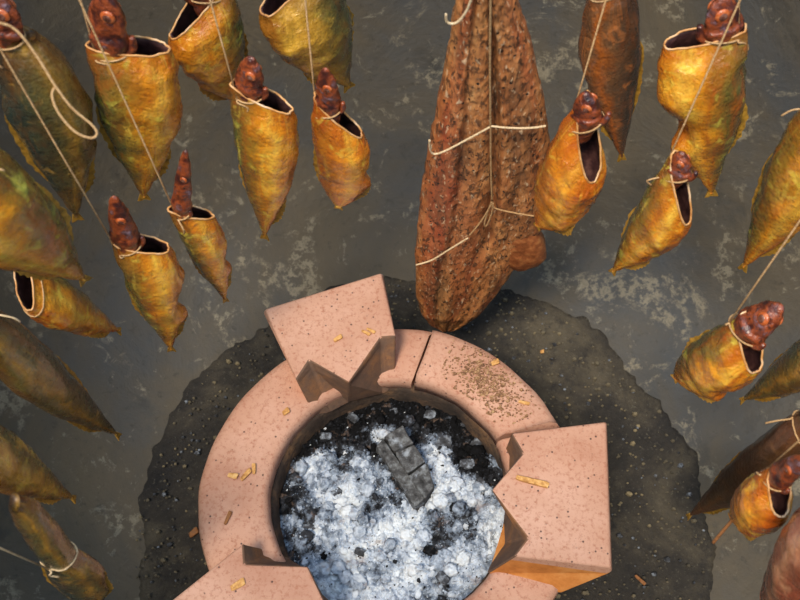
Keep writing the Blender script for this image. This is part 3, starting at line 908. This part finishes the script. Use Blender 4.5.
# ------------------------------------------------------------ the big split fish
YS = 0.452
LEFT = [(-60, 468), (0, 455), (50, 447), (100, 437), (150, 428), (200, 420), (250, 415.5), (290, 416), (308, 420), (320, 430), (327, 444)]
RIGHT = [(-60, 505), (0, 519), (40, 531), (90, 543), (130, 549), (160, 551), (195, 549), (222, 543), (245, 526), (270, 510), (290, 496), (310, 478), (320, 465), (327, 450)]
def lerp_tab(tab, y):
    for (a, va), (b, vb) in zip(tab, tab[1:]):
        if y <= b: return va + (vb - va) * (y - a) / (b - a)
    return tab[-1][1]
def split_fish():
    root = tag(empty('split_fish', at_y(450, 327, YS)), 'big flat split fish with peppered brown flesh, bound with twine, above the stove', 'fish', 'smoked fish hanging around the jar')
    NV, NU = 190, 64
    V = []; m = NU + 1; UVs = []
    for side in (0, 1):
        for i in range(NV + 1):
            py = -60 + (327 + 60) * i / NV
            xl, xr = lerp_tab(LEFT, py), lerp_tab(RIGHT, py)
            jit = 2.0 * nz((py * 0.12, side, 0), 1, 3)
            for j in range(m):
                u = j / NU
                UVs.append((u, 1 - i / NV))
                p = at_y(xl + (xr - xl) * u + jit * (1 - u) + 1.6 * nz((py * .15, 3, 0), 1, 8) * u, py, YS)
                rim = 1 - abs(2 * u - 1) ** 6
                end = min(1, (NV - i) / 10)
                th = 0.006 + 0.011 * rim * end
                if side == 0:
                    w = u + 0.03 * nz((py * 0.03, u * 2, 0), 1, 7)
                    ribs = 0.5 + 0.5 * math.cos(w * 2 * math.pi * 5.0)
                    groove = math.exp(-((w - 0.54) / 0.035) ** 2) * (1 if py < 200 else max(0, 1 - (py - 200) / 60))
                    g2 = math.exp(-((w - 0.26) / 0.03) ** 2)
                    dy = th + 0.0016 * ribs * rim - 0.008 * groove - 0.0035 * g2 + (0.0014 * fbm((p.x, 0, p.z * 0.22), 90, 3, 4) + 0.0016 * fbm((p.x, 0, p.z * 0.5), 300, 5, 3)) * rim
                    V.append(p + Vector((0, -dy, 0)))
                else:
                    V.append(p + Vector((0, 0.006 * rim * end, 0)))
    n1 = (NV + 1) * m
    front = grid_faces(NV + 1, m)
    back = [tuple(reversed(f)) for f in grid_faces(NV + 1, m, False, n1)]
    sides = []
    for i in range(NV):
        a = i * m; b = (i + 1) * m
        sides.append((a, b, n1 + b, n1 + a))
        a += NU; b += NU
        sides.append((b, a, n1 + a, n1 + b))
    for j in range(NU):
        sides.append((j + 1, j, n1 + j, n1 + j + 1))
        k = NV * m + j
        sides.append((k, k + 1, n1 + k + 1, n1 + k))
    mesh_obj('flesh', V, [tuple(reversed(f)) for f in front + back + sides], FLESH, root, True, UVs)
    # rounded fin flap at the lower right edge
    cx, cy = 523, 251
    V = []; na, nr = 36, 9
    for sd in (0, 1):
        for i in range(nr):
            k = i / (nr - 1)
            for j in range(na):
                a = 2 * math.pi * j / na
                rr = k * (1 + 0.10 * math.sin(3 * a + 1) + 0.06 * nz((math.cos(a) * 2, math.sin(a) * 2, 0), 1, 4))
                x = cx + 21 * rr * math.cos(a) + 3 * rr * math.sin(a); y = cy + 23 * rr * math.sin(a)
                p = at_y(x, y, YS - 0.014) + Vector((0, 0.014, 0))
                dome = 0.007 * (1 - k ** 4)
                V.append(p + Vector((0, -0.012 - dome + 0.0012 * nz(p, 200, 2), 0)) if sd == 0 else p + Vector((0, 0.004 * (1 - k ** 4), 0)))
    n1 = na * nr
    Fc = grid_faces(nr, na, True) + [tuple(reversed(f)) for f in grid_faces(nr, na, True, n1)]
    for j in range(na):
        j2 = (j + 1) % na
        a = (nr - 1) * na
        Fc.append((a + j, a + j2, n1 + a + j2, n1 + a + j))
    o = mesh_obj('fin_flap', V, [tuple(reversed(f)) for f in Fc], FLAP, root); o['label'] = 'rounded amber fin flap'
    Y = YS - 0.026
    P = lambda pts, y=Y: smooth_path([at_y(a, b, y) for a, b in pts], 6)
    vert = P([(490, -60), (490.5, 0), (490, 60), (490.5, 128), (491, 170), (492, 201)])
    top = vert[0]; hp = JC + Vector((0.068 * 0 + (top.x - JC.x), math.sqrt(0.40 ** 2 - (top.x - JC.x) ** 2), 0.90))
    lead = [hp.lerp(top, i / 6) for i in range(6)]
    for path in (lead + vert, P([(492, 201), (497, 209), (541, 217), (546, 214)]),
                 P([(492, 201), (487, 214), (484.5, 224), (487, 225), (492, 212), (493, 203)]),
                 P([(492, 203), (482, 220), (469, 236)])):
        tubes('twine', [path], 0.0008, TWINE, root)
    for path in (P([(490, 127), (470, 138), (445, 151), (434, 154), (430, 149), (429.5, 140)]), P([(490, 126), (510, 128), (530, 128), (546, 126)]),
                 P([(468, 238), (450, 249), (432, 260), (416, 265)]),
                 P([(473, -6), (466, 12), (456, 23), (447, 22), (446, 14)])):
        tubes('twine', [path], 0.0009, PALETWINE, root)
    return root
split_fish()

# loose loop of twine by the top-left fish
o = tubes('loose_twine', [smooth_path([at_d(x, y, .575 + .0003 * i) for i, (x, y) in enumerate([(-30, 20), (0, 23), (18, 32), (38, 58), (54, 84), (72, 108), (92, 125), (97, 134), (90, 138), (74, 131), (58, 112), (52, 95), (56, 86)])], 6)], 0.0008, TWINE)
tag(o, 'loose tan twine end curling into a loop over the green-backed corner fish', 'twine')

# thin stick poking from the small bright fish's tail
v, f = tube_data(smooth_path([at_d(738, 514, .735), at_d(728, 525, .745), at_d(713, 543, .755)], 5), 0.0013, 7)
tag(mesh_obj('thin_stick', v, f, TWIG), 'thin brown stick poking out at the tail of the small bright gold fish', 'stick')

# ------------------------------------------------------------ hoops and bearers out of frame above
for i, (R_, z) in enumerate(HOOPS):
    ring = [JC + Vector((math.cos(2 * math.pi * k / 96) * R_, math.sin(2 * math.pi * k / 96) * R_, z)) for k in range(97)]
    v, f = tube_data(ring, 0.004, 8)
    tag(mesh_obj('iron_hoop', v, f, IRON), ('inner' if i == 0 else 'outer') + ' rusty iron hoop carrying the hanging twines', 'hoop')
for i, (a, dz) in enumerate(((math.radians(8), 0.968), (math.radians(-8), 0.968))):
    y0 = JC.y + (0.16 if i == 0 else -0.34)
    v, f = tube_data([Vector((JC.x + s * 0.72, y0, 0.912)) for s in (-0.84, -.5, 0, .5, 0.84)], 0.009, 10)
    tag(mesh_obj('bamboo_bearer', v, f, BAMBOO), ('far' if i == 0 else 'near') + ' bamboo pole laid across the jar mouth under the hoops', 'pole')

# ------------------------------------------------------------ small debris
def chip(px, py, ln, wd, deg, z, label, mat=CHIP, group='wood chips on the clay stove', name='wood_chip', hgt=0.5):
    p = at_z(px, py, z)
    k = 0.00093
    bm = bmesh.new()
    bmesh.ops.create_cube(bm, size=1)
    bmesh.ops.bevel(bm, geom=list(bm.edges), offset=0.12, segments=1, affect='EDGES')
    M = Matrix.Rotation(math.radians(deg), 3, 'Z')
    hh = wd * k * hgt
    for v in bm.verts:
        q = Vector((v.co.x * ln * k, v.co.y * wd * k * (0.75 + 0.5 * (v.co.x + .5) * 0.6), v.co.z * hh))
        q.y += 0.08 * ln * k * math.sin(v.co.x * 3)
        v.co = p + M @ q + Vector((0, 0, hh * 0.5))
    me = bpy.data.meshes.new(name); bm.to_mesh(me); bm.free(); me.materials.append(mat)
    o = bpy.data.objects.new(name, me); COL.objects.link(o)
    return tag(o, label, 'chip', group)
chip(532, 482, 32, 6, -25, ZK, 'thin tan wood splinter lying on the right pot rest', hgt=.8)
chip(338, 339, 10, 5, 25, ZK, 'single short wood chip on the far pot rest', hgt=.6)
chip(366, 333, 10, 3.5, -40, ZK, 'lower one of two parallel wood slivers on the far pot rest', hgt=.6)
chip(371, 331, 10, 3.5, -40, ZK, 'upper one of two parallel wood slivers on the far pot rest', hgt=.6)
chip(233, 476, 10, 6, -20, ZR - .001, 'squarish brown wood chip on the left rim of the stove', hgt=.4)
chip(246, 475, 14, 5, 40, ZR - .001, 'slanted greenish wood chip on the left rim beside a square one', hgt=.5)
chip(254, 469, 11, 4, 85, ZR - .001, 'upright-lying wood chip on the left rim, rightmost of three together', hgt=.5)
chip(228, 518, 14, 4, 60, ZR - .001, 'grey splinter on the left rim, below the three chips', TWIG, hgt=.4)
chip(238, 585, 14, 7, 20, ZK, 'flat wood chip on the near left pot rest', hgt=.35)
chip(524, 403, 12, 4, -25, ZR + .004, 'pale wood chip on the right arc of the rim, above the splinter', hgt=.5)
chip(495, 363, 9, 6, 15, ZR + .004, 'tan wood chip at the far end of the right rim arc', hgt=.5)
chip(286, 412, 8, 6, 30, ZR - .001, 'small tan chip on the rim under the far pot rest', hgt=.4)
chip(640, 580, 15, 4, -55, 0.010, 'brown wood chip on the dark soil right of the stove', TWIG, 'chips on the soil')
chip(194, 533, 12, 8, 30, 0.010, 'rust coloured chip on the dark soil left of the stove', TWIG, 'chips on the soil')
chip(542, 352, 5, 5, 0, 0.010, 'small tan chip on the soil behind the stove rim', CHIP, 'chips on the soil')

def crumbs(name, n, place, smin, smax, mat, seed, label, cat):
    rd = random.Random(seed); V, Fc = [], []
    for i in range(n):
        c = place(rd); s = rd.uniform(smin, smax) * (1 if rd.random() < .85 else 1.8)
        base = len(V); k = 5; ph = rd.random() * 6
        for lev, rr, zz in ((0, 1.0, -0.3), (1, 0.7, 0.6)):
            for j in range(k):
                a = ph + 2 * math.pi * j / k
                q = s * rr * rd.uniform(.7, 1.1)
                V.append(c + Vector((math.cos(a) * q * 1.25, math.sin(a) * q, s * zz)))
        Fc.append(tuple(base + k + j for j in range(k)))
        for j in range(k):
            j2 = (j + 1) % k
            Fc.append((base + j, base + j2, base + k + j2, base + k + j))
    return tag(mesh_obj(name, V, Fc, mat, None, False), label, cat, kind='stuff')
def on_soil(rd):
    while True:
        a = rd.uniform(0, 2 * math.pi); r = 0.325 * math.sqrt(rd.random())
        p = JC + Vector((math.cos(a) * r, math.sin(a) * r, 0.008))
        if (p - BC).length > 0.15: return p
crumbs('soil_grit', 1500, on_soil, 0.0008, 0.0020, PEBBLE, 3, 'fine grit scattered over the dark soil floor', 'grit')
crumbs('soil_char', 500, on_soil, 0.0008, 0.0022, BLACK, 9, 'black charcoal crumbs scattered over the dark soil floor', 'charcoal crumbs')
def on_rim(rd):
    t = min(1, max(0, rd.gauss(0.5, 0.22)))
    a = aC2 + (aC1 - aC2) * (0.06 + 0.72 * t)
    r = rd.gauss(0.147, 0.012)
    r = min(max(r, 0.122), 0.17)
    return BC + Vector((math.cos(a) * r, math.sin(a) * r, ZR + 0.0052))
SAWDUST = simple('sawdust', [(84, 60, 46), (140, 104, 76), (196, 164, 122)], 300, 0.9)
crumbs('rim_sawdust', 900, on_rim, 0.0004, 0.0012, SAWDUST, 21, 'sprinkling of sawdust and grit on the right arc of the stove rim', 'sawdust')
